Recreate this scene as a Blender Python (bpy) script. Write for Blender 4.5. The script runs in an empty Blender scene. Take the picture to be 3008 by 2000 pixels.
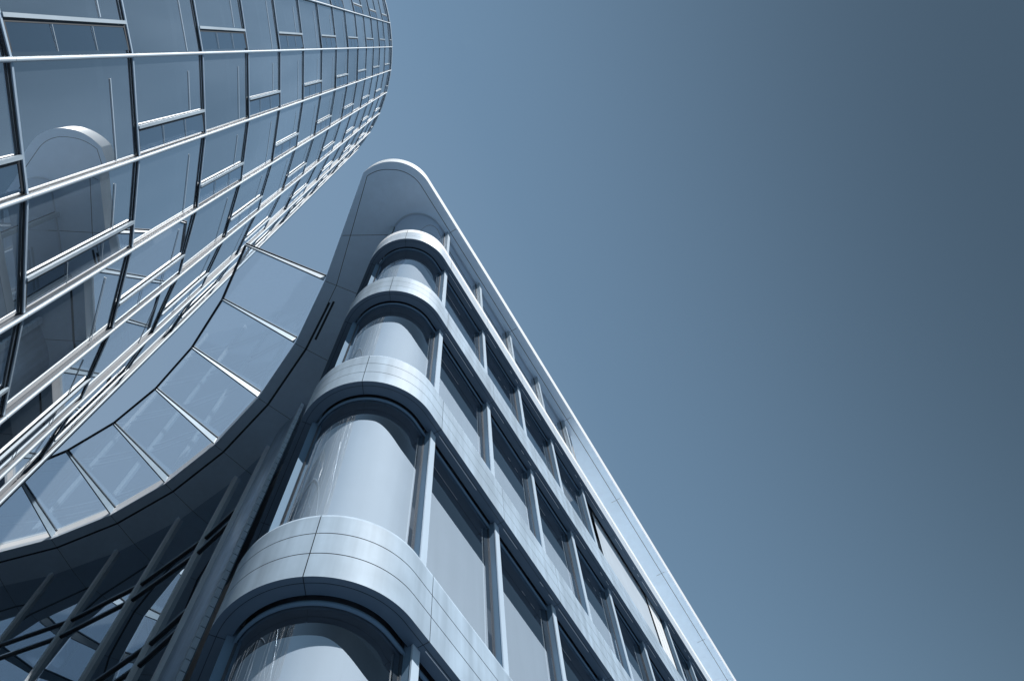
import bpy, bmesh, math, random
from mathutils import Vector, Matrix
rnd = random.Random(7)
R = math.radians
scene = bpy.context.scene
COL = scene.collection
CAM_Z = 1.6                      # eye height above the pavement

# ------------------------------------------------------------------ camera
cam_d = bpy.data.cameras.new("camera")
cam = bpy.data.objects.new("camera", cam_d)
COL.objects.link(cam)
cam_d.sensor_width = 36.0
cam_d.lens = 2231.0 * 36.0 / 3008.0
cam_d.clip_start = 0.1
cam_d.clip_end = 5000.0
_zc = Vector((1363.0 - 1504.0, 132.0 - 1000.0, 2231.0)).normalized()   # zenith seen by the lens
_f = Vector((0, 0, 1))
_y = (_f - _f.dot(_zc) * _zc).normalized()
_x = _y.cross(_zc).normalized()
if _x.x < 0: _x = -_x
right = Vector((_x[0], _y[0], _zc[0])); up = -Vector((_x[1], _y[1], _zc[1])); fwd = Vector((_x[2], _y[2], _zc[2]))
cam.matrix_world = Matrix(((right.x, up.x, -fwd.x, 0), (right.y, up.y, -fwd.y, 0), (right.z, up.z, -fwd.z, CAM_Z), (0, 0, 0, 1)))
scene.camera = cam

# ------------------------------------------------------------------ sky, sun, exposure
SUN_AZ, SUN_EL = 129.0, 51.8     # azimuth clockwise from +Y
world = bpy.data.worlds.new("World"); scene.world = world
world.use_nodes = True
wn = world.node_tree; wn.nodes.clear()
sky = wn.nodes.new("ShaderNodeTexSky"); sky.sky_type = 'NISHITA'; sky.sun_disc = False
sky.sun_elevation = R(SUN_EL); sky.sun_rotation = R(SUN_AZ)
sky.air_density = 1.0; sky.dust_density = 0.05; sky.ozone_density = 1.0; sky.altitude = 0
hs = wn.nodes.new("ShaderNodeHueSaturation"); hs.inputs['Saturation'].default_value = 0.72
bg = wn.nodes.new("ShaderNodeBackground"); bg.inputs['Strength'].default_value = 0.096
wo = wn.nodes.new("ShaderNodeOutputWorld")
tint = wn.nodes.new("ShaderNodeMix"); tint.data_type = 'RGBA'; tint.blend_type = 'MULTIPLY'; tint.inputs[0].default_value = 1.0
tint.inputs[7].default_value = (0.80, 1.04, 1.04, 1)      # slate-blue cast of the photograph's toning
wn.links.new(sky.outputs[0], hs.inputs['Color']); wn.links.new(hs.outputs[0], tint.inputs[6]); 
# sky gradient painted in by compass direction: paler over the tower's side (azimuth -75) and deeper blue on the far side
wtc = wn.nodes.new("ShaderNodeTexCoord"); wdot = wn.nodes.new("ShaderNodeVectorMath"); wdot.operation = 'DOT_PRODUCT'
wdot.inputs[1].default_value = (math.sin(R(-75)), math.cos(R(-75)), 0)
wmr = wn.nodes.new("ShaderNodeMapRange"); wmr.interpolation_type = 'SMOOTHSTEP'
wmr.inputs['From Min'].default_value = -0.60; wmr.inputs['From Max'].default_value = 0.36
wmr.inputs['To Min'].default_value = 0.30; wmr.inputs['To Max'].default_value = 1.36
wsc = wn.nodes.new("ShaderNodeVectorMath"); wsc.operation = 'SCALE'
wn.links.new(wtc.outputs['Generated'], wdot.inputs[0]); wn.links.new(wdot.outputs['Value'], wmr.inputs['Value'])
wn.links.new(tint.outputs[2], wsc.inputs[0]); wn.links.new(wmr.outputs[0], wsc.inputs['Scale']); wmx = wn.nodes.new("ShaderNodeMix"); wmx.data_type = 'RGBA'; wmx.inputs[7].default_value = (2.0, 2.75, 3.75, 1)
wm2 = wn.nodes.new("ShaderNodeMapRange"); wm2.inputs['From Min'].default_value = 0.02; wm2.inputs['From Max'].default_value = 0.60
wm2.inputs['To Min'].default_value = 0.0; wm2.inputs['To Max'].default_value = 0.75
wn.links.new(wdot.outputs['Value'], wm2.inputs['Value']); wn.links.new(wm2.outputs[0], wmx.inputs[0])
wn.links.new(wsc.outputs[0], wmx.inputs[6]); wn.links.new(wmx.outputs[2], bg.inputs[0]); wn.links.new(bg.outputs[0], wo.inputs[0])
sun_d = bpy.data.lights.new("sun", 'SUN'); sun_d.energy = 5.0; sun_d.angle = R(0.5); sun_d.color = (1.0, 0.99, 0.972)
sun = bpy.data.objects.new("sun", sun_d); COL.objects.link(sun)
_s = Vector((math.sin(R(SUN_AZ)) * math.cos(R(SUN_EL)), math.cos(R(SUN_AZ)) * math.cos(R(SUN_EL)), math.sin(R(SUN_EL))))
sun.rotation_euler = _s.to_track_quat('Z', 'Y').to_euler(); sun.location = (0, 0, 120)
scene.view_settings.view_transform = 'Standard'; scene.view_settings.look = 'None'
scene.view_settings.exposure = 0.38; scene.view_settings.gamma = 1.0
scene.cycles.max_bounces = 8; scene.cycles.glossy_bounces = 5; scene.cycles.transparent_max_bounces = 12
scene.cycles.caustics_reflective = False; scene.cycles.caustics_refractive = False

# ------------------------------------------------------------------ materials
def node_mat(name):
    m = bpy.data.materials.new(name); m.use_nodes = True
    nt = m.node_tree; nt.nodes.clear()
    out = nt.nodes.new("ShaderNodeOutputMaterial")
    return m, nt, out
def noise_val(nt, scale, detail=4.0, stretch=None):
    tc = nt.nodes.new("ShaderNodeTexCoord"); n = nt.nodes.new("ShaderNodeTexNoise")
    n.inputs['Scale'].default_value = scale; n.inputs['Detail'].default_value = detail
    if stretch:
        mp = nt.nodes.new("ShaderNodeMapping"); mp.inputs['Scale'].default_value = stretch
        nt.links.new(tc.outputs['Object'], mp.inputs[0]); nt.links.new(mp.outputs[0], n.inputs['Vector'])
    else:
        nt.links.new(tc.outputs['Object'], n.inputs['Vector'])
    return n
def panel_mat(name, col, rough=0.45, metal=0.0, var=0.12, spec=0.5, streak=True, bump=0.0):
    m, nt, out = node_mat(name)
    b = nt.nodes.new("ShaderNodeBsdfPrincipled")
    b.inputs['Roughness'].default_value = rough; b.inputs['Metallic'].default_value = metal
    b.inputs['Specular IOR Level'].default_value = spec
    n1 = noise_val(nt, 1.3, 5.0)
    n2 = noise_val(nt, 6.0, 3.0, (1, 1, 0.08) if streak else None)
    mx = nt.nodes.new("ShaderNodeMath"); mx.operation = 'MULTIPLY'
    nt.links.new(n1.outputs[0], mx.inputs[0]); nt.links.new(n2.outputs[0], mx.inputs[1])
    rp = nt.nodes.new("ShaderNodeValToRGB")
    rp.color_ramp.elements[0].position = 0.08; rp.color_ramp.elements[1].position = 0.42
    rp.color_ramp.elements[0].color = tuple(c * (1 - var) for c in col) + (1,)
    rp.color_ramp.elements[1].color = tuple(min(1, c * (1 + var * 0.5)) for c in col) + (1,)
    nt.links.new(mx.outputs[0], rp.inputs[0]); nt.links.new(rp.outputs[0], b.inputs['Base Color'])
    if bump:
        bp = nt.nodes.new("ShaderNodeBump"); bp.inputs['Strength'].default_value = bump; bp.inputs['Distance'].default_value = 0.02
        n3 = noise_val(nt, 2.2, 2.0); nt.links.new(n3.outputs[0], bp.inputs['Height']); nt.links.new(bp.outputs[0], b.inputs['Normal'])
    nt.links.new(b.outputs[0], out.inputs[0])
    return m
def glass_mat(name, tint, base=0.5, top=0.97, trans=(0.55, 0.62, 0.7), wave=0.03, wscale=0.5, rough=0.0, bounce=0.0):
    # coated architectural glass: strong mirror that rises towards grazing, the rest seen through
    m, nt, out = node_mat(name)
    g = nt.nodes.new("ShaderNodeBsdfGlossy"); g.inputs['Color'].default_value = tint + (1,); g.inputs['Roughness'].default_value = rough
    t = nt.nodes.new("ShaderNodeBsdfTransparent"); t.inputs['Color'].default_value = trans + (1,)
    lw = nt.nodes.new("ShaderNodeLayerWeight"); lw.inputs['Blend'].default_value = 0.35
    mr = nt.nodes.new("ShaderNodeMapRange"); mr.inputs['To Min'].default_value = base; mr.inputs['To Max'].default_value = top
    mix = nt.nodes.new("ShaderNodeMixShader")
    nt.links.new(lw.outputs['Facing'], mr.inputs['Value']); nt.links.new(mr.outputs[0], mix.inputs[0])
    nt.links.new(t.outputs[0], mix.inputs[1]); nt.links.new(g.outputs[0], mix.inputs[2])
    if wave:
        n = noise_val(nt, wscale, 1.0)
        bp = nt.nodes.new("ShaderNodeBump"); bp.inputs['Strength'].default_value = wave; bp.inputs['Distance'].default_value = 0.1
        nt.links.new(n.outputs[0], bp.inputs['Height']); nt.links.new(bp.outputs[0], g.inputs['Normal'])
    nt.links.new(mix.outputs[0], out.inputs[0])
    return m
M = {}
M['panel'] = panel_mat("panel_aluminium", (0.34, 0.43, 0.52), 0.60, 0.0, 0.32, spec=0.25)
M['panelbright'] = panel_mat("sunlit_panel_aluminium", (0.56, 0.63, 0.70), 0.36, 0.1, 0.08)  # paler copy of the panel, sunlight put into the colour
M['rim'] = panel_mat("rim_aluminium", (0.92, 0.93, 0.94), 0.30, 0.0, 0.05)
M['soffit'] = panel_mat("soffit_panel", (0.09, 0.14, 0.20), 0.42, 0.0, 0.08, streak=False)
M['roofsoffit'] = panel_mat("roof_soffit_panel", (0.62, 0.77, 0.91), 0.32, 0.0, 0.06, streak=False)
M['fin'] = panel_mat("fin_aluminium", (0.38, 0.46, 0.53), 0.45, 0.0, 0.14)
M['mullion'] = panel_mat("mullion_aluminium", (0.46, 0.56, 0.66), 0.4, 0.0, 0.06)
M['cheek'] = panel_mat("mullion_side_shade", (0.14, 0.22, 0.31), 0.75, 0.0, 0.06, spec=0.1)  # darker tone: shade on the mullion sides put into the colour
M['bar'] = panel_mat("glazing_bar", (0.46, 0.56, 0.66), 0.4, 0.0, 0.06)
M['transom'] = panel_mat("transom_aluminium", (0.50, 0.62, 0.74), 0.35, 0.4, 0.06)
M['wingfin'] = panel_mat("wing_fin_aluminium", (0.86, 0.92, 0.97), 0.35, 0.0, 0.08)
M['dark'] = panel_mat("dark_gasket", (0.012, 0.018, 0.026), 0.5, 0.0, 0.2, streak=False)
M['darkmetal'] = panel_mat("dark_frame", (0.035, 0.05, 0.07), 0.6, 0.0, 0.15, streak=False)
M['brushed'] = panel_mat("brushed_steel", (0.46, 0.57, 0.69), 0.34, 0.35, 0.35)
M['tile'] = panel_mat("pale_tile", (0.66, 0.78, 0.90), 0.4, 0.0, 0.1, streak=False)
M['white'] = panel_mat("white_panel", (0.88, 0.89, 0.90), 0.45, 0.0, 0.05)
M['interior'] = panel_mat("interior_dark", (0.045, 0.06, 0.08), 0.7, 0.0, 0.3, streak=False)
M['ceiling'] = panel_mat("interior_ceiling", (0.40, 0.43, 0.46), 0.7, 0.0, 0.1, streak=False)
M['rail'] = panel_mat("inner_rail_white", (0.85, 0.87, 0.88), 0.4, 0.0, 0.05)
M['reflection_blind'] = panel_mat("reflection_blind_tone", (0.58, 0.67, 0.76), 0.8, 0.0, 0.06)
_nt = M['reflection_blind'].node_tree; _b = [n for n in _nt.nodes if n.type == 'BSDF_PRINCIPLED'][0]; _rp = [n for n in _nt.nodes if n.type == 'VALTORGB'][0]
_oi = _nt.nodes.new("ShaderNodeObjectInfo"); _mr = _nt.nodes.new("ShaderNodeMapRange"); _mr.inputs['To Min'].default_value = 0.86; _mr.inputs['To Max'].default_value = 1.10
_vm = _nt.nodes.new("ShaderNodeVectorMath"); _vm.operation = 'SCALE'
_nt.links.new(_oi.outputs['Random'], _mr.inputs['Value']); _nt.links.new(_rp.outputs[0], _vm.inputs[0]); _nt.links.new(_mr.outputs[0], _vm.inputs['Scale']); _nt.links.new(_vm.outputs[0], _b.inputs['Base Color'])
M['tglass'] = glass_mat("tower_glass", (1.0, 1.0, 1.0), 0.80, 0.97, trans=(0.75, 0.82, 0.88), wave=0.02, wscale=0.35)
def dust(m, amt, col):
    nt = m.node_tree
    o = [n for n in nt.nodes if n.type == 'OUTPUT_MATERIAL'][0]; mx = [n for n in nt.nodes if n.type == 'MIX_SHADER'][0]
    d = nt.nodes.new("ShaderNodeBsdfDiffuse"); d.inputs[0].default_value = col + (1,)
    n = noise_val(nt, 0.6, 6.0, (1, 1, 0.15)); r = nt.nodes.new("ShaderNodeMapRange")
    r.inputs['From Min'].default_value = 0.35; r.inputs['From Max'].default_value = 0.75; r.inputs['To Min'].default_value = amt * 0.4; r.inputs['To Max'].default_value = amt * 1.6
    nt.links.new(n.outputs[0], r.inputs['Value'])
    m2 = nt.nodes.new("ShaderNodeMixShader"); nt.links.new(r.outputs[0], m2.inputs[0])
    nt.links.new(mx.outputs[0], m2.inputs[1]); nt.links.new(d.outputs[0], m2.inputs[2]); nt.links.new(m2.outputs[0], o.inputs[0])
    oi = nt.nodes.new("ShaderNodeObjectInfo"); g = [n for n in nt.nodes if n.type == 'BSDF_GLOSSY'][0]
    mr = nt.nodes.new("ShaderNodeMapRange"); mr.inputs['To Min'].default_value = 0.88; mr.inputs['To Max'].default_value = 1.06
    nt.links.new(oi.outputs['Random'], mr.inputs['Value'])
    vm = nt.nodes.new("ShaderNodeVectorMath"); vm.operation = 'SCALE'; vm.inputs[0].default_value = g.inputs['Color'].default_value[:3]
    nt.links.new(mr.outputs[0], vm.inputs['Scale']); nt.links.new(vm.outputs[0], g.inputs['Color'])
dust(M['tglass'], 0.11, (0.48, 0.62, 0.78))
M['vglass'] = glass_mat("vent_glass", (0.92, 0.96, 1.0), 0.70, 0.95, wave=0.02, wscale=0.35)
M['pglass'] = glass_mat("office_glass", (0.90, 0.95, 1.0), 0.18, 0.95, trans=(0.93, 0.95, 0.97), wave=0.014, wscale=0.5, rough=0.0)
_nt = M['pglass'].node_tree
_mx = [n for n in _nt.nodes if n.type == 'MIX_SHADER'][0]
_lw = [n for n in _nt.nodes if n.type == 'LAYER_WEIGHT'][0]; _lw.inputs['Blend'].default_value = 0.5
_mr = [n for n in _nt.nodes if n.type == 'MAP_RANGE'][0]
_pw = _nt.nodes.new("ShaderNodeMath"); _pw.operation = 'POWER'; _pw.inputs[1].default_value = 3.5
_nt.links.new(_lw.outputs['Facing'], _pw.inputs[0]); _nt.links.new(_pw.outputs[0], _mr.inputs['Value'])
_mr.inputs['To Min'].default_value = 0.17; _mr.inputs['To Max'].default_value = 0.95
M['wglass'] = glass_mat("wing_glass", (0.75, 0.83, 0.90), 0.26, 0.85, trans=(0.45, 0.53, 0.6), wave=0.03, wscale=0.4)
M['cglass'] = glass_mat("canopy_glass", (0.85, 0.92, 0.97), 0.04, 0.45, trans=(0.86, 0.91, 0.95), wave=0.0)
_nt = M['cglass'].node_tree
_o = [n for n in _nt.nodes if n.type == 'OUTPUT_MATERIAL'][0]; _mx = [n for n in _nt.nodes if n.type == 'MIX_SHADER'][0]
_tr = _nt.nodes.new("ShaderNodeBsdfTranslucent"); _tr.inputs[0].default_value = (0.80, 0.88, 0.95, 1)
_m2 = _nt.nodes.new("ShaderNodeMixShader"); _m2.inputs[0].default_value = 0.035
_nt.links.new(_mx.outputs[0], _m2.inputs[1]); _nt.links.new(_tr.outputs[0], _m2.inputs[2]); _nt.links.new(_m2.outputs[0], _o.inputs[0])
M['concrete'] = panel_mat("pale_concrete", (0.42, 0.42, 0.42), 0.8, 0.0, 0.15)
M['oglass'] = panel_mat("opposite_glass", (0.05, 0.07, 0.09), 0.08, 0.0, 0.1, streak=False)
# paving
m, nt, out = node_mat("paving")
b = nt.nodes.new("ShaderNodeBsdfPrincipled"); b.inputs['Roughness'].default_value = 0.8
tc = nt.nodes.new("ShaderNodeTexCoord"); br = nt.nodes.new("ShaderNodeTexBrick")
br.inputs['Scale'].default_value = 1.0; br.inputs['Color1'].default_value = (0.125, 0.165, 0.215, 1); br.inputs['Color2'].default_value = (0.14, 0.185, 0.24, 1)
br.inputs['Mortar'].default_value = (0.04, 0.045, 0.05, 1); br.inputs['Mortar Size'].default_value = 0.01
nt.links.new(tc.outputs['Object'], br.inputs['Vector']); nt.links.new(br.outputs[0], b.inputs['Base Color']); nt.links.new(b.outputs[0], out.inputs[0])
M['paving'] = m

# ------------------------------------------------------------------ mesh helpers
class MB:
    def __init__(s): s.v = []; s.f = []; s.m = []; s.sm = []
    def add(s, verts, faces, mi=0, smooth=False):
        o = len(s.v); s.v += [tuple(p) for p in verts]
        for f in faces: s.f.append([o + i for i in f]); s.m.append(mi); s.sm.append(smooth)
    def quad(s, a, b, c, d, mi=0, smooth=False): s.add([a, b, c, d], [(0, 1, 2, 3)], mi, smooth)
    def prism(s, poly, z0, z1, mi=0, mi_top=None, mi_bot=None):
        n = len(poly)
        if sum(poly[i][0] * poly[(i + 1) % n][1] - poly[(i + 1) % n][0] * poly[i][1] for i in range(n)) < 0: poly = list(poly)[::-1]
        s.add([(p[0], p[1], z0) for p in poly] + [(p[0], p[1], z1) for p in poly], [(i, (i + 1) % n, n + (i + 1) % n, n + i) for i in range(n)], mi)
        s.add([(p[0], p[1], z1) for p in poly], [tuple(range(n))], mi if mi_top is None else mi_top)
        s.add([(p[0], p[1], z0) for p in poly], [tuple(reversed(range(n)))], mi if mi_bot is None else mi_bot)
    def box(s, c, ux, uy, hx, hy, z0, z1, mi=0, mi_bot=None):
        c = Vector(c); ux = Vector(ux); uy = Vector(uy)
        s.prism([c - ux * hx - uy * hy, c + ux * hx - uy * hy, c + ux * hx + uy * hy, c - ux * hx + uy * hy], z0, z1, mi, None, mi_bot)
    def sweep(s, rows, mi=0, smooth=False, flip=False):
        # rows: list of equally long point lists, joined into a grid (shared verts)
        n = len(rows[0]); vs = [p for r in rows for p in r]; fs = []
        for i in range(len(rows) - 1):
            for j in range(n - 1):
                q = (i * n + j, i * n + j + 1, (i + 1) * n + j + 1, (i + 1) * n + j)
                fs.append(tuple(reversed(q)) if flip else q)
        s.add(vs, fs, mi, smooth)
    def build(s, name, mats, parent=None, z=CAM_Z):
        me = bpy.data.meshes.new(name)
        me.from_pydata([(p[0], p[1], p[2] + z) for p in s.v], [], s.f)
        if not isinstance(mats, (list, tuple)): mats = [mats]
        for m_ in mats: me.materials.append(m_)
        me.polygons.foreach_set("material_index", s.m); me.polygons.foreach_set("use_smooth", s.sm)
        if any(len(f) > 8 for f in s.f):
            bmm = bmesh.new(); bmm.from_mesh(me)
            bmesh.ops.triangulate(bmm, faces=[f for f in bmm.faces if len(f.verts) > 8], ngon_method='EAR_CLIP'); bmm.to_mesh(me); bmm.free()
        me.update()
        o = bpy.data.objects.new(name, me); COL.objects.link(o)
        if parent:
            o.parent = parent
            o.matrix_parent_inverse = Matrix.Translation(parent.location).inverted()
        return o
def thing(name, loc, label, cat):
    o = bpy.data.objects.new(name, None); COL.objects.link(o); o.location = loc
    o['label'] = label; o['category'] = cat; return o
def V2(x, y): return Vector((x, y))

# ------------------------------------------------------------------ ground
g = MB(); g.quad((-900, -900, 0), (900, -900, 0), (900, 900, 0), (-900, 900, 0))
go = g.build("ground", M['paving'], None, 0.0); go['kind'] = 'structure'

# ------------------------------------------------------------------ glass tower (round, faceted)
TC = V2(-17.49, -2.92); RG = 12.05; STEP = 8.12; TH1 = 10.7
def th(k): return R(TH1 + STEP * (k - 1))
def tp(r, a): return V2(TC.x + r * math.cos(a), TC.y + r * math.sin(a))
LV = [-1.6] + [-0.77 + 3.74 * i for i in range(1, 18)] + [64.1]
JB = 3                                           # LV index of level "0" of the checkerboard
tower = thing("glass_tower", (TC.x, TC.y, 0), "tall round glass tower with pale vertical fins and faceted panes, at left", "tower")
K0, K1 = -21, 22
# pixel size of a cell, to pick the windows that show largest
def px(p):
    d = Vector((p[0], p[1], p[2])); w = d.dot(fwd)
    if w <= 0.05: return None
    return (1504 + 2231 * d.dot(right) / w, 1000 - 2231 * d.dot(up) / w)
def shown_area(pts):
    c = sum((Vector(p) for p in pts), Vector()) / len(pts)
    q = [px(p) for p in pts]
    if any(t is None for t in q): return 0
    q = [(min(max(a, 0), 3008), min(max(b_, 0), 2000)) for a, b_ in q]
    return abs(sum(q[i][0] * q[(i + 1) % 4][1] - q[(i + 1) % 4][0] * q[i][1] for i in range(4))) / 2
cells = []
for k in range(K0, K1 + 1):
    a0, a1 = th(k), th(k + 1)
    for j in range(len(LV) - 1):
        p0, p1 = tp(RG, a0), tp(RG, a1)
        z0, z1 = LV[j], LV[j + 1]
        quad = [(p0.x, p0.y, z0), (p1.x, p1.y, z0), (p1.x, p1.y, z1), (p0.x, p0.y, z1)]
        am = (a0 + a1) / 2; nrm = Vector((math.cos(am), math.sin(am), 0)); c = Vector(quad[0])
        vis = nrm.dot(-c) > 0
        cells.append((shown_area(quad) if vis else 0, k, j))
cells.sort(reverse=True)
rest = MB()
def vent_rule(k, j): return (j - JB + k) % 2 == 0
for idx, (ar, k, j) in enumerate(cells):
    a0, a1 = th(k), th(k + 1); p0, p1 = tp(RG, a0), tp(RG, a1); z0, z1 = LV[j] + 0.01, LV[j + 1] - 0.01
    u = (p1 - p0); n2 = V2(math.cos((a0 + a1) / 2), math.sin((a0 + a1) / 2))
    t1, t2, t3 = (rnd.uniform(-0.004, 0.004) for _ in range(3))
    def P(f, z, d): q = p0 + u * f + n2 * d; return (q.x, q.y, z)
    own = idx < 100 and ar > 0
    mb = MB() if own else rest
    mb.quad(P(0.02, z0, t1), P(0.98, z0, t2), P(0.98, z1, t2 + t3), P(0.02, z1, t1 + t3), 0)
    # slim pale bar across each pane
    fe = 0.665 if (vent_rule(k, j) and z0 > 3) else 0.97
    if j < len(LV) - 2:
        q0_, q1_ = p0 + u * 0.2, p0 + u * fe; zb_ = LV[j] + 2.865
        mb.prism([tuple(q0_ + n2 * 0.008), tuple(q0_ + n2 * 0.014), tuple(q1_ + n2 * 0.014), tuple(q1_ + n2 * 0.008)], zb_, zb_ + 0.028, 1 if own else 4)
    if own: wo_ = mb.build("window", [M['tglass'], M['bar']], tower)
    if vent_rule(k, j) and z0 > 3:
        vb = MB() if own else rest
        mi = 0 if own else 1
        uu = u.normalized(); L = u.length
        def bar(f0, f1, za, zb, d0, d1, mi_):
            vb.prism([tuple(p0 + u * f0 + n2 * d0), tuple(p0 + u * f0 + n2 * d1), tuple(p0 + u * f1 + n2 * d1), tuple(p0 + u * f1 + n2 * d0)][::-1], za, zb, mi_)
        bar(0.682, 0.714, z0 + 0.03, z1 - 0.03, 0.02, 0.065, mi)                 # pale edge bar
        bar(0.718, 0.745, z0 + 0.03, z1 - 0.03, 0.012, 0.03, mi + 1)            # dark reveals round the flap
        bar(0.745, 0.955, z1 - 0.09, z1 - 0.04, 0.012, 0.03, mi + 1)
        bar(0.745, 0.955, z0 + 0.04, z0 + 0.09, 0.012, 0.03, mi + 1)
        t = rnd.uniform(0.0, 0.012)
        vb.quad(P(0.747, z0 + 0.095, 0.022), P(0.953, z0 + 0.095, 0.022 + t), P(0.953, z1 - 0.095, 0.022 + t), P(0.747, z1 - 0.095, 0.022), mi + 2)
        for fz in (0.33, 0.66):
            zz = z0 + (z1 - z0) * fz
            bar(0.747, 0.953, zz - 0.006, zz + 0.006, 0.036, 0.044, mi)
        if own: vb.build("vent_flap", [M['fin'], M['dark'], M['vglass']], wo_)
ro = rest.build("window", [M['tglass'], M['fin'], M['dark'], M['vglass'], M['bar']], tower); ro['kind'] = 'stuff'
# fins
for k in range(K0, K1 + 2):
    a = th(k); rad = V2(math.cos(a), math.sin(a)); tan = V2(-rad.y, rad.x)
    mb = MB()
    c = tp(RG + 0.025, a)
    mb.box(c, tan, rad, 0.022, 0.04, -1.6, 64.1, 1)
    vis = -9 <= k <= 10
    for j in range(len(LV) - 1 if vis else 1):
        z0, z1 = (LV[j] + 0.004, LV[j + 1] - 0.004) if vis else (-1.6, 64.1)
        cc = tp(RG + 0.078, a); ring = []
        for i in range(10):
            t = 2 * math.pi * i / 10
            ring.append(cc + tan * 0.034 * math.cos(t) + rad * 0.032 * math.sin(t))
        mb.sweep([[(p.x, p.y, z) for p in ring + ring[:1]] for z in (z0, z1)], 0, True)
        mb.add([(p.x, p.y, z0) for p in ring], [tuple(reversed(range(10)))], 0); mb.add([(p.x, p.y, z1) for p in ring], [tuple(range(10))], 0)
    mb.build("fin", [M['fin'], M['darkmetal']], tower)
# transoms, slabs, inner rails, one of each per storey
for j, z in enumerate(LV[1:]):
    mb = MB(); sl = MB()
    for k in range(K0, K1 + 1):
        a0, a1 = th(k), th(k + 1); p0, p1 = tp(RG, a0), tp(RG, a1); u = (p1 - p0).normalized()
        n2 = V2(math.cos((a0 + a1) / 2), math.sin((a0 + a1) / 2))
        q0, q1 = p0 + u * 0.03, p1 - u * 0.03
        def strip(mb_, d0, d1, za, zb, mi, mib):
            mb_.prism([tuple(q0 + n2 * d0), tuple(q0 + n2 * d1), tuple(q1 + n2 * d1), tuple(q1 + n2 * d0)][::-1], za, zb, mi, None, mib)
        strip(mb, 0.012, 0.050, z - 0.016, z + 0.030, 0, 0)
        strip(mb, 0.008, 0.030, z - 0.040, z - 0.0165, 1, 1)  # dark strip painting in the shade of the transom's underside
    mb.build("transom", [M['transom'], M['dark']], tower)
    if j < 17:
        n = 44; ring = [tp(11.6, 2 * math.pi * i / n) for i in range(n)]
        sl.prism([tuple(p) for p in ring], z - 0.28, z - 0.02, 0, 1, 0)
        sl.build("floor_slab", [M['ceiling'], M['interior']], tower)
core = MB(); n = 44
core.prism([tuple(tp(8.5, 2 * math.pi * i / n)) for i in range(n)], -1.6, 64.0, 0)
core.build("core_wall", M['interior'], tower)
rf = MB(); ring = [tp(12.12, 2 * math.pi * i / 88) for i in range(88)]
rf.prism([tuple(p) for p in ring], 64.1, 64.45, 0); rf.build("roof", M['fin'], tower)

# ------------------------------------------------------------------ office building with the rounded prow
office = thing("office_building", (-2, 5, 0), "pale banded office building with rounded prow and projecting white-edged roof", "building")
FD = V2(0.357, 0.934).normalized(); FN = V2(FD.y, -FD.x)
OC = V2(-2.069, 4.655); OR_ = 0.94
LD = V2(-math.sin(R(33.7)), math.cos(R(33.7))); LN = V2(-LD.y, LD.x)      # left flank
aR = math.atan2(FN.y, FN.x); aL = math.atan2(LN.y, LN.x)
if aL > aR: aL -= 2 * math.pi
A0 = OC.dot(FD); A_END = 30.0; L_LEN = 5.0
ARC = (aR - aL) * OR_
SR = A_END - A0                                    # straight right length
# s from 0 (far right end) .. SR (start of arc) .. SR+ARC .. SR+ARC+L_LEN
def pt(s, d):
    if s < SR: return OC + FN * (OR_ + d) + FD * (SR - s)
    if s < SR + ARC:
        a = aR - (s - SR) / OR_
        return OC + V2(math.cos(a), math.sin(a)) * (OR_ + d)
    return OC + LN * (OR_ + d) + LD * (s - SR - ARC)
def nrm(s):
    if s < SR: return FN
    if s < SR + ARC:
        a = aR - (s - SR) / OR_; return V2(math.cos(a), math.sin(a))
    return LN
def samples(s0, s1):
    out = [s0]
    lo, hi = max(s0, SR), min(s1, SR + ARC)
    if hi > lo:
        n = max(2, int((hi - lo) / OR_ / R(2.5)))
        out += [lo + (hi - lo) * i / n for i in range(n + 1)]
    out.append(s1)
    r = [out[0]]
    for x in out[1:]:
        if x - r[-1] > 1e-5: r.append(x)
    return r
def s_of_a(a): return SR - (a - A0)
A_M0, PITCH = 3.885, 1.663
mull_a = [A_M0 + PITCH * i for i in range(15)]
mull_s = sorted(s_of_a(a) for a in mull_a)
SL0 = SR + ARC                                     # arc end, left mullion
left_s = [SL0 + 1.66 * i for i in range(4)]
s_mid = SR + (aR - math.atan2(3.694 - OC.y, -1.957 - OC.x) + 0) * OR_
am_ = math.atan2(3.694 - OC.y, -1.957 - OC.x)
s_mid = SR + ((aR - am_) % (2 * math.pi)) * OR_
joints = [0.0] + mull_s + [s_mid, SL0 + 0.0] + left_s[1:] + [SR + ARC + L_LEN]
SV = [1.28 + 3.803 * k for k in range(6)]          # soffit levels above the eye
BH = 0.87
GD = -0.235                                        # glass line
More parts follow.
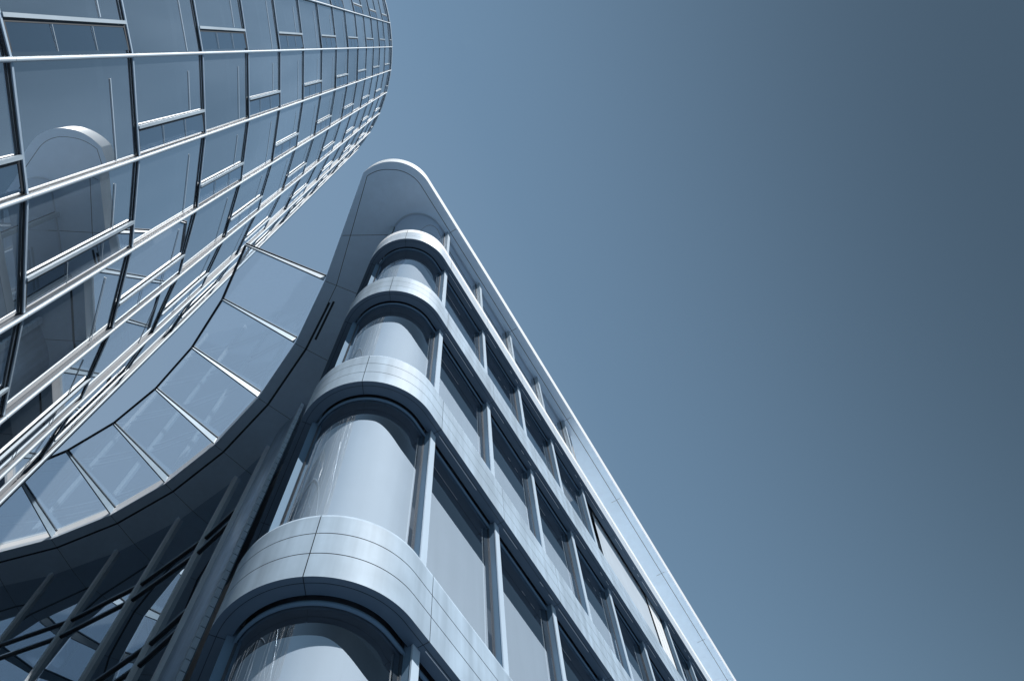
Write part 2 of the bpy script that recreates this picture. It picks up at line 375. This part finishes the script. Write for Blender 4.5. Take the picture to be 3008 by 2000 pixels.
def band(S, idx):
    mb = MB()
    for s0, s1 in zip(joints[:-1], joints[1:]):
        if s1 - s0 < 0.05: continue
        ss = samples(s0 + 0.004, s1 - 0.004)
        for z0, z1 in (((0.0, 0.29), (0.298, 0.58)) if idx == 4 else ((0.0, 0.295), (0.305, 0.575), (0.585, 0.83))):
            mb.sweep([[(pt(s, 0).x, pt(s, 0).y, S + z) for s in ss] for z in (z0, z1)], 0, True, True)
        prof = [(0.0, 0.59), (-0.012, 0.92), (-0.05, 0.97), (-0.20, 0.98)] if idx == 4 else [(0.0, 0.83), (-0.006, 0.862), (-0.02, 0.868), (-0.20, 0.87)]
        mb.sweep([[(pt(s, d).x, pt(s, d).y, S + z) for s in ss] for d, z in prof], 1, True, True)
    ss = samples(0, joints[-1])
    mb.sweep([[(pt(s, -0.014).x, pt(s, -0.014).y, S + z) for s in ss] for z in (0.002, 0.85)], 2, True, True)
    o = mb.build("spandrel_band", [M['panelbright'] if idx == 4 else M['panel'], M['rim'] if idx == 4 else M['panel'], M['dark']], office)  # top band and its white rim carry their sunlight in the colour
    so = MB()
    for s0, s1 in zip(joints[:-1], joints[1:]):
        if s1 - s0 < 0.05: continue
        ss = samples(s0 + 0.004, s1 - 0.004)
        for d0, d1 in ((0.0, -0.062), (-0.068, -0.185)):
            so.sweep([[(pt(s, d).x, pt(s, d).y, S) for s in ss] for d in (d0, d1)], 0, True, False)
    for n_, a0 in enumerate(mull_a[:-1]):            # slim white strips painting in highlights on the soffit's linear vents
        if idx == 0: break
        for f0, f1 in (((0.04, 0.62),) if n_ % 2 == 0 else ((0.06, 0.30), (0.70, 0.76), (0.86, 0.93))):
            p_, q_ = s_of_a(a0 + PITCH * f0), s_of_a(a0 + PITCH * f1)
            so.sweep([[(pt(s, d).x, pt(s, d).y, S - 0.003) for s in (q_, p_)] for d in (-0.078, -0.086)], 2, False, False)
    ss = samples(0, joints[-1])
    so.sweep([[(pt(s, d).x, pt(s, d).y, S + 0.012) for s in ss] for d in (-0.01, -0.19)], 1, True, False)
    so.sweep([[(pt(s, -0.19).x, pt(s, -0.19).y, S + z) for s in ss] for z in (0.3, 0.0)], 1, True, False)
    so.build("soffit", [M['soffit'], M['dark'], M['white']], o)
    return o
RECESS_A = 11.0
def storey(z0, z1, top_floor=False, lvl=0):
    # glazing between the ledge at z0 and the soffit at z1
    ztop = z1 + (0.12 if not top_floor else -0.005)
    lims = [s for s in mull_s] + [SL0] + left_s[1:]
    lo = s_of_a(RECESS_A) if lvl == 4 else 0.0
    lims = [s for s in lims if s >= lo - 0.01]
    edges = ([lo] if lims[0] - lo > 0.3 else []) + lims + [joints[-1]]
    for s0, s1 in zip(edges[:-1], edges[1:]):
        if s1 - s0 < 0.2: continue
        if lvl == 3 and s_of_a(15.6) < (s0 + s1) / 2 < s_of_a(11.3): continue
        w = MB(); ss = samples(s0 + 0.02, s1 - 0.02)
        if s0 < SR - 0.1 and s1 > SR: pass
        ta, tb, tc_ = (rnd.uniform(-0.006, 0.006) for _ in range(3))           # panes never sit quite true
        tl_ = lambda s, top: GD + (ta + (tb - ta) * (s - s0) / (s1 - s0) + (tc_ if top else 0) if len(ss) == 2 else 0)
        w.sweep([[(pt(s, tl_(s, zi)).x, pt(s, tl_(s, zi)).y, z) for s in ss] for zi, z in enumerate((z0, ztop))], 0, True, True)
        wob = w.build("window", M['pglass'], office)
        if not top_floor and s0 < SL0 - 0.1:  # pale panel added behind the glass, standing for reflected sky
            bl = MB(); bs = samples(s0 + 0.06, s1 - 0.06)
            def drop(s):  # top edge shaped after the soffit's reflection in the glass
                t = min(1, max(0, (s - SR - 0.05) / 0.75)); t = t * t * (3 - 2 * t)
                f_, a_ = ((0.55, 0.32), (0.84, 0.48), (1.22, 0.76), (1.55, 1.0))[min(lvl, 3)]
                return f_ + (a_ - f_) * t
            bl.sweep([[(pt(s, GD - 0.07).x, pt(s, GD - 0.07).y, zz) for s, zz in ((s, z0 if r_ == 0 else z1 - drop(s)) for s in bs)] for r_ in (0, 1)], 0, True, True)
            bl.build("reflection_blind", M['reflection_blind'], wob)
        h = MB()
        for d0, d1, za, zb in ((GD + 0.005, GD + 0.028, z1 - 0.075, z1 - 0.035),):
            ra = [[(pt(s, d).x, pt(s, d).y, z) for s in ss] for d, z in ((d0, za), (d1, za), (d1, zb), (d0, zb))]
            h.sweep(ra, 0, True, True)
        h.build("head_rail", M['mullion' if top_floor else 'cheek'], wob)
    for s in lims:
        if s > left_s[2] or (lvl == 3 and s_of_a(15.4) < s < s_of_a(11.4)): continue
        mb = MB(); n_ = nrm(s + 1e-4); t_ = V2(-n_.y, n_.x)
        c = pt(s, GD + 0.055)
        mb.box(c - n_ * 0.012, t_, n_, 0.05, 0.05, z0, ztop, 2)
        if s < SL0 - 0.05: mb.box(c + n_ * 0.044, t_, n_, 0.054, 0.008, z0, ztop, 0)
        mb.box(pt(s, GD + 0.0), t_, n_, 0.07, 0.012, z0, ztop, 1)
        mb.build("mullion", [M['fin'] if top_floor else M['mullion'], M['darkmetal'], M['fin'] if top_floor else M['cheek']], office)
for k in range(5):
    band(SV[k], k)
    storey(SV[k] + BH, SV[k + 1], k == 4, k)
storey(-1.6, SV[0], False, 0)
# interior behind the glass: core wall, floors
inn = MB()
ss = samples(0, joints[-1])
for k in range(5):
    inn.sweep([[(pt(s, d).x, pt(s, d).y, SV[k] + z) for s in ss] for d, z in ((GD - 0.25, 0.02), (GD - 0.02, 0.02), (GD - 0.02, 0.85), (GD - 0.25, 0.85))], 0, True)
inner_path = [pt(s, -0.62) for s in ss]
inn.sweep([[(p.x, p.y, z) for p in inner_path] for z in (-1.6, SV[4])], 0, True, True)
inn.build("inner_wall", M['interior'], office)

# ---- roof
RC = V2(-2.527, 3.586); RR = 1.085
roof_r = [OC * 0 + FD * a + FN * o for a, o in ((40.0, -2.40), (22.0, -2.44), (12, -2.475), (5.5, -2.52), (2.6, -2.553))]
a_r = math.atan2(FN.y, FN.x); corner = V2(-3.14, 2.693); a_l = math.atan2(corner.y - RC.y, corner.x - RC.x)
arc = [RC + V2(math.cos(t), math.sin(t)) * RR for t in [a_r + (a_l - a_r) * i / 36 for i in range(37)]] if a_l < a_r else None
WING = [33.2 + 7.84 * i for i in range(0, 13)]
def wp(r, deg): return tp(r, R(deg))
wing_edge = [wp(15.15, d) for d in WING]
edge = roof_r[:-1] + arc + wing_edge               # outer edge, right end -> tip -> wing
def inset(path, d):
    ds = d if isinstance(d, list) else [d] * len(path)
    out = []
    for i, p in enumerate(path):
        a = (p - path[i - 1]).normalized() if i > 0 else None
        b_ = (path[i + 1] - p).normalized() if i < len(path) - 1 else None
        if a is None: a = b_
        if b_ is None: b_ = a
        na, nb = V2(a.y, -a.x), V2(b_.y, -b_.x)
        m_ = (na + nb).normalized(); out.append(p + m_ * ds[i] / max(0.5, m_.dot(na)))
    return out
# make sure inset goes inside
_tst = inset(edge, 0.3)
SGN = 1 if (_tst[10] - RC).length < (edge[10] - RC).length else -1
def ins(d): return inset(edge, [SGN * t for t in d] if isinstance(d, list) else SGN * d)
ZR = SV[5]
back = [wp(24, WING[-1]), wp(26, 60), V2(-2, 30), FD * 40 + FN * (-14)]
roof = MB()
top_in = ins(0.10)
roof.sweep([[(p.x, p.y, z) for p in edge] for z in (ZR, ZR + 0.06)], 1, False)
roof.sweep([[(p.x, p.y, ZR + 0.06) for p in edge], [(p.x, p.y, ZR + 0.60) for p in ins(0.01)], [(p.x, p.y, ZR + 0.66) for p in ins(0.05)]], 1, False)
roof.sweep([[(p.x, p.y, ZR + 0.66) for p in ins(0.05)], [(p.x, p.y, ZR + 0.68) for p in ins(0.2)]], 1, False)
poly = ins(0.2) + back
roof.add([(p.x, p.y, ZR + 0.68) for p in poly], [tuple(range(len(poly)))], 0)
roof_o = roof.build("roof", [M['panel'], M['rim']], office)
sf = MB()
gi = []
for i in range(len(edge)):
    na_ = len(roof_r) - 1
    if i < na_: gi.append(0.20)
    elif i < na_ + len(arc): t = (i - na_) / (len(arc) - 1); gi.append(0.20 - 0.09 * max(0, t - 0.6) / 0.4)
    else: gi.append(0.33)
e0, e1, e2 = edge, ins(gi), ins([t + 0.016 for t in gi])
sf.sweep([[(p.x, p.y, ZR) for p in e0], [(p.x, p.y, ZR) for p in e1]], 0, False)
poly = e2 + back
sf.add([(p.x, p.y, ZR) for p in poly], [tuple(range(len(poly)))], 0)
sf.sweep([[(p.x, p.y, ZR + 0.02) for p in ins([t - 0.04 for t in gi])], [(p.x, p.y, ZR + 0.02) for p in ins([t + 0.06 for t in gi])]], 1, False)
# dark slot along the wing, joints across
ne = len(roof_r) - 1 + len(arc)
for i, d in enumerate(WING[:-1]):
    a_, b_ = d + (2.0 if i == 0 else 0), WING[i + 1]
    if i == 0: sf.quad(*[(q.x, q.y, ZR - 0.003) for q in (wp(15.56, a_ - 0.3), wp(15.56, a_ + 4.4), wp(15.62, a_ + 4.4), wp(15.62, a_ - 0.3))], 1)
    sf.quad(*[(q.x, q.y, ZR - 0.003) for q in (wp(15.46, a_), wp(15.46, b_), wp(15.52, b_), wp(15.52, a_))], 1)
for i, d in enumerate(WING):
    p, q = wp(15.17, d), wp(16.6, d); t_ = (q - p).normalized(); n_ = V2(-t_.y, t_.x) * 0.006
    sf.quad(*[(v.x, v.y, ZR - 0.005) for v in (p - n_, q - n_, q + n_, p + n_)], 1)
for a in [A_M0 + PITCH * 2 * i for i in range(9)]:
    p, q = FD * a + FN * (-2.56), FD * a + FN * (-2.86); n_ = FD * 0.005
    sf.quad(*[(v.x, v.y, ZR - 0.004) for v in (p - n_, q - n_, q + n_, p + n_)], 1)
p, q = V2(-4.05, 4.22), V2(-2.85, 4.40)
t_ = (q - p).normalized(); n_ = V2(-t_.y, t_.x) * 0.006
sf.quad(*[(v.x, v.y, ZR - 0.004) for v in (p - n_, q - n_, q + n_, p + n_)], 1)
sf.build("soffit", [M['roofsoffit'], M['dark']], roof_o)

# ---- top-floor terrace and, a floor lower, a pale solid stretch of wall
rc = MB()
z0, z1 = SV[4] + BH, SV[5]
a0, a1, dpt = RECESS_A + 0.12, A_END, 1.5
p = [FD * a + FN * o for a, o in ((a0, -2.88), (a0, -2.88 - dpt), (a1, -2.88 - dpt))]
rc.sweep([[(v.x, v.y, z) for v in p] for z in (z0 - 0.2, z1 - 0.004)], 0)
q = [FD * a0 + FN * -2.86, FD * a1 + FN * -2.86, FD * a1 + FN * (-2.88 - dpt), FD * a0 + FN * (-2.88 - dpt)]
rc.add([(v.x, v.y, z0 + 0.06) for v in q], [(0, 1, 2, 3)], 0)
rc.build("terrace", M['white'], office)
z0, z1 = SV[3] + BH, SV[4]
wl = MB()
def face(mb, a0, a1, o, za, zb, mi=0):
    p, q = FD * a0 + FN * o, FD * a1 + FN * o
    mb.quad((p.x, p.y, za), (q.x, q.y, za), (q.x, q.y, zb), (p.x, p.y, zb), mi)
face(wl, 11.32, 14.44, -2.90, z0, z1 + 0.1)
for i in range(3): face(wl, 14.46 + i * 0.275, 14.46 + (i + 1) * 0.275 - 0.012, -2.865, z0, z1 + 0.1, 1)
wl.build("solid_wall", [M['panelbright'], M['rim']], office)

# ---- wing: glazed wall behind the round soffit
MA = [53.0, 58.15, 66.44, 74.6, 82.5, 90.6, 98.8, 107.0, 115.2, 123.4]
RW = 16.36
for i in range(len(MA) - 1):
    w = MB(); p, q = wp(RW, MA[i] + 0.1), wp(RW, MA[i + 1] - 0.1)
    for k in range(-1, 5):
        za, zb = (SV[k] + 0.78 if k >= 0 else -1.6), (SV[k + 1] + 0.12 if k < 4 else ZR)
        w.quad((p.x, p.y, za), (q.x, q.y, za), (q.x, q.y, zb), (p.x, p.y, zb), 0)
        if k >= 0: w.quad((p.x, p.y, SV[k] + 0.16), (q.x, q.y, SV[k] + 0.16), (q.x, q.y, SV[k] + 0.74), (p.x, p.y, SV[k] + 0.74), 1)
    w.build("wing_window", [M['wglass'], M['wglass']], office)
for d in MA:
    mb = MB(); a = R(d); rad = V2(-math.cos(a), -math.sin(a)); tan = V2(-rad.y, rad.x)
    for o in (-0.028, 0.028):
        mb.box(wp(RW - 0.05, d) + tan * o, tan, rad, 0.019, 0.05, -1.6, ZR, 0)
    mb.box(wp(RW - 0.03, d), tan, rad, 0.01, 0.03, -1.6, ZR - 0.01, 1)
    mb.build("wing_mullion", [M['wingfin'], M['dark']], office)
for k in range(5):
    mb = MB()
    for i in range(len(MA) - 1):
        a_, b_ = MA[i] + 0.14, MA[i + 1] - 0.14
        for z in (SV[k] + 0.14, SV[k] + 0.76):
            mb.prism([tuple(wp(RW + 0.02, a_)), tuple(wp(RW - 0.05, a_)), tuple(wp(RW - 0.05, b_)), tuple(wp(RW + 0.02, b_))], z - 0.035, z + 0.035, 0)
            mb.prism([tuple(wp(RW - 0.052, a_)), tuple(wp(RW - 0.066, a_)), tuple(wp(RW - 0.066, b_)), tuple(wp(RW - 0.052, b_))], z + 0.01, z + 0.035, 1)
    mb.build("wing_rail", [M['dark'], M['transom']], office)
bk = MB(); ring = [wp(RW + 3.0, d) for d in range(44, 126, 4)]
bk.sweep([[(p.x, p.y, z) for p in ring] for z in (-1.6, ZR)], 0)
for k in range(5):
    lo = [wp(RW + 0.1, d) for d in range(44, 126, 4)]
    bk.prism([tuple(p) for p in lo] + [tuple(p) for p in reversed(ring)], SV[k] + 0.2, SV[k] + 0.7, 1)
bk.build("wing_interior", [M['interior'], M['ceiling']], office)
# pier of brushed metal with a tiled edge
pr = MB(); degs = [47.3 + (53.0 - 47.3) * i / 12 for i in range(13)]
pr.sweep([[(wp(RW - 0.14 * math.sin(math.pi * i / 12), d).x, wp(RW - 0.14 * math.sin(math.pi * i / 12), d).y, z) for i, d in enumerate(degs)] for z in (-1.6, ZR)], 0, True)
pr.build("metal_pier", M['brushed'], office)
tl = MB(); TS = 46.75; a = R(TS); rad = V2(math.cos(a), math.sin(a)); tan = V2(-rad.y, rad.x)
z = -1.6
while z < ZR - 0.3:
    tl.box(wp(RW - 0.10, TS), tan, rad, 0.085, 0.05, z, z + 0.235, 0); z += 0.26
tl.box(wp(RW - 0.08, TS), tan, rad, 0.07, 0.05, -1.6, ZR - 0.05, 1)
tl.build("tile_strip", [M['tile'], M['cheek']], office)

# ------------------------------------------------------------------ glass canopy between tower and wing
canopy = thing("glass_canopy", (wp(14, 50).x, wp(14, 50).y, 0), "curved canopy of clear panels on pale ribs between tower and office building", "canopy")
ZC = ZR + 0.32
RI = 12.85; RO = 15.08
for i in range(len(WING) - 1):
    pb = MB(); p = [wp(RI + 0.04, WING[i] + 0.12), wp(RO, WING[i] + 0.12), wp(RO, WING[i + 1] - 0.12), wp(RI + 0.04, WING[i + 1] - 0.12)]
    pb.prism([tuple(v) for v in p], ZC, ZC + 0.02, 0)
    pb.build("glass_panel", M['cglass'], canopy)
for d in WING[:-1]:
    rb = MB(); p, q = wp(RI - 0.02, d), wp(RO + 0.04, d); t_ = (q - p).normalized(); n_ = V2(-t_.y, t_.x)
    # web that deepens towards the office, dark flange on top
    w = 0.02
    a_, b_ = p, q
    vs = []
    for s_ in (-1, 1):
        for pos, dep in ((a_, 0.05), (b_, 0.30)):
            vs += [(pos.x + n_.x * w * s_, pos.y + n_.y * w * s_, ZC - 0.002), (pos.x + n_.x * w * s_, pos.y + n_.y * w * s_, ZC - dep)]
    rb.add(vs, [(0, 2, 3, 1), (4, 5, 7, 6), (1, 3, 7, 5), (0, 1, 5, 4), (2, 6, 7, 3), (0, 4, 6, 2)], 0)
    c = (p + q) / 2
    rb.box(c, t_, n_, (q - p).length / 2, 0.05, ZC + 0.022, ZC + 0.05, 1)
    rb.build("rib", [M['fin'], M['darkmetal']], canopy)
er = MB()
for i in range(len(WING) - 1):
    p, q = wp(RI, WING[i]), wp(RI, WING[i + 1]); t_ = (q - p).normalized(); n_ = V2(-t_.y, t_.x)
    er.box((p + q) / 2, t_, n_, (q - p).length / 2, 0.03, ZC - 0.03, ZC + 0.05, 0)
er.build("edge_rail", M['darkmetal'], canopy)
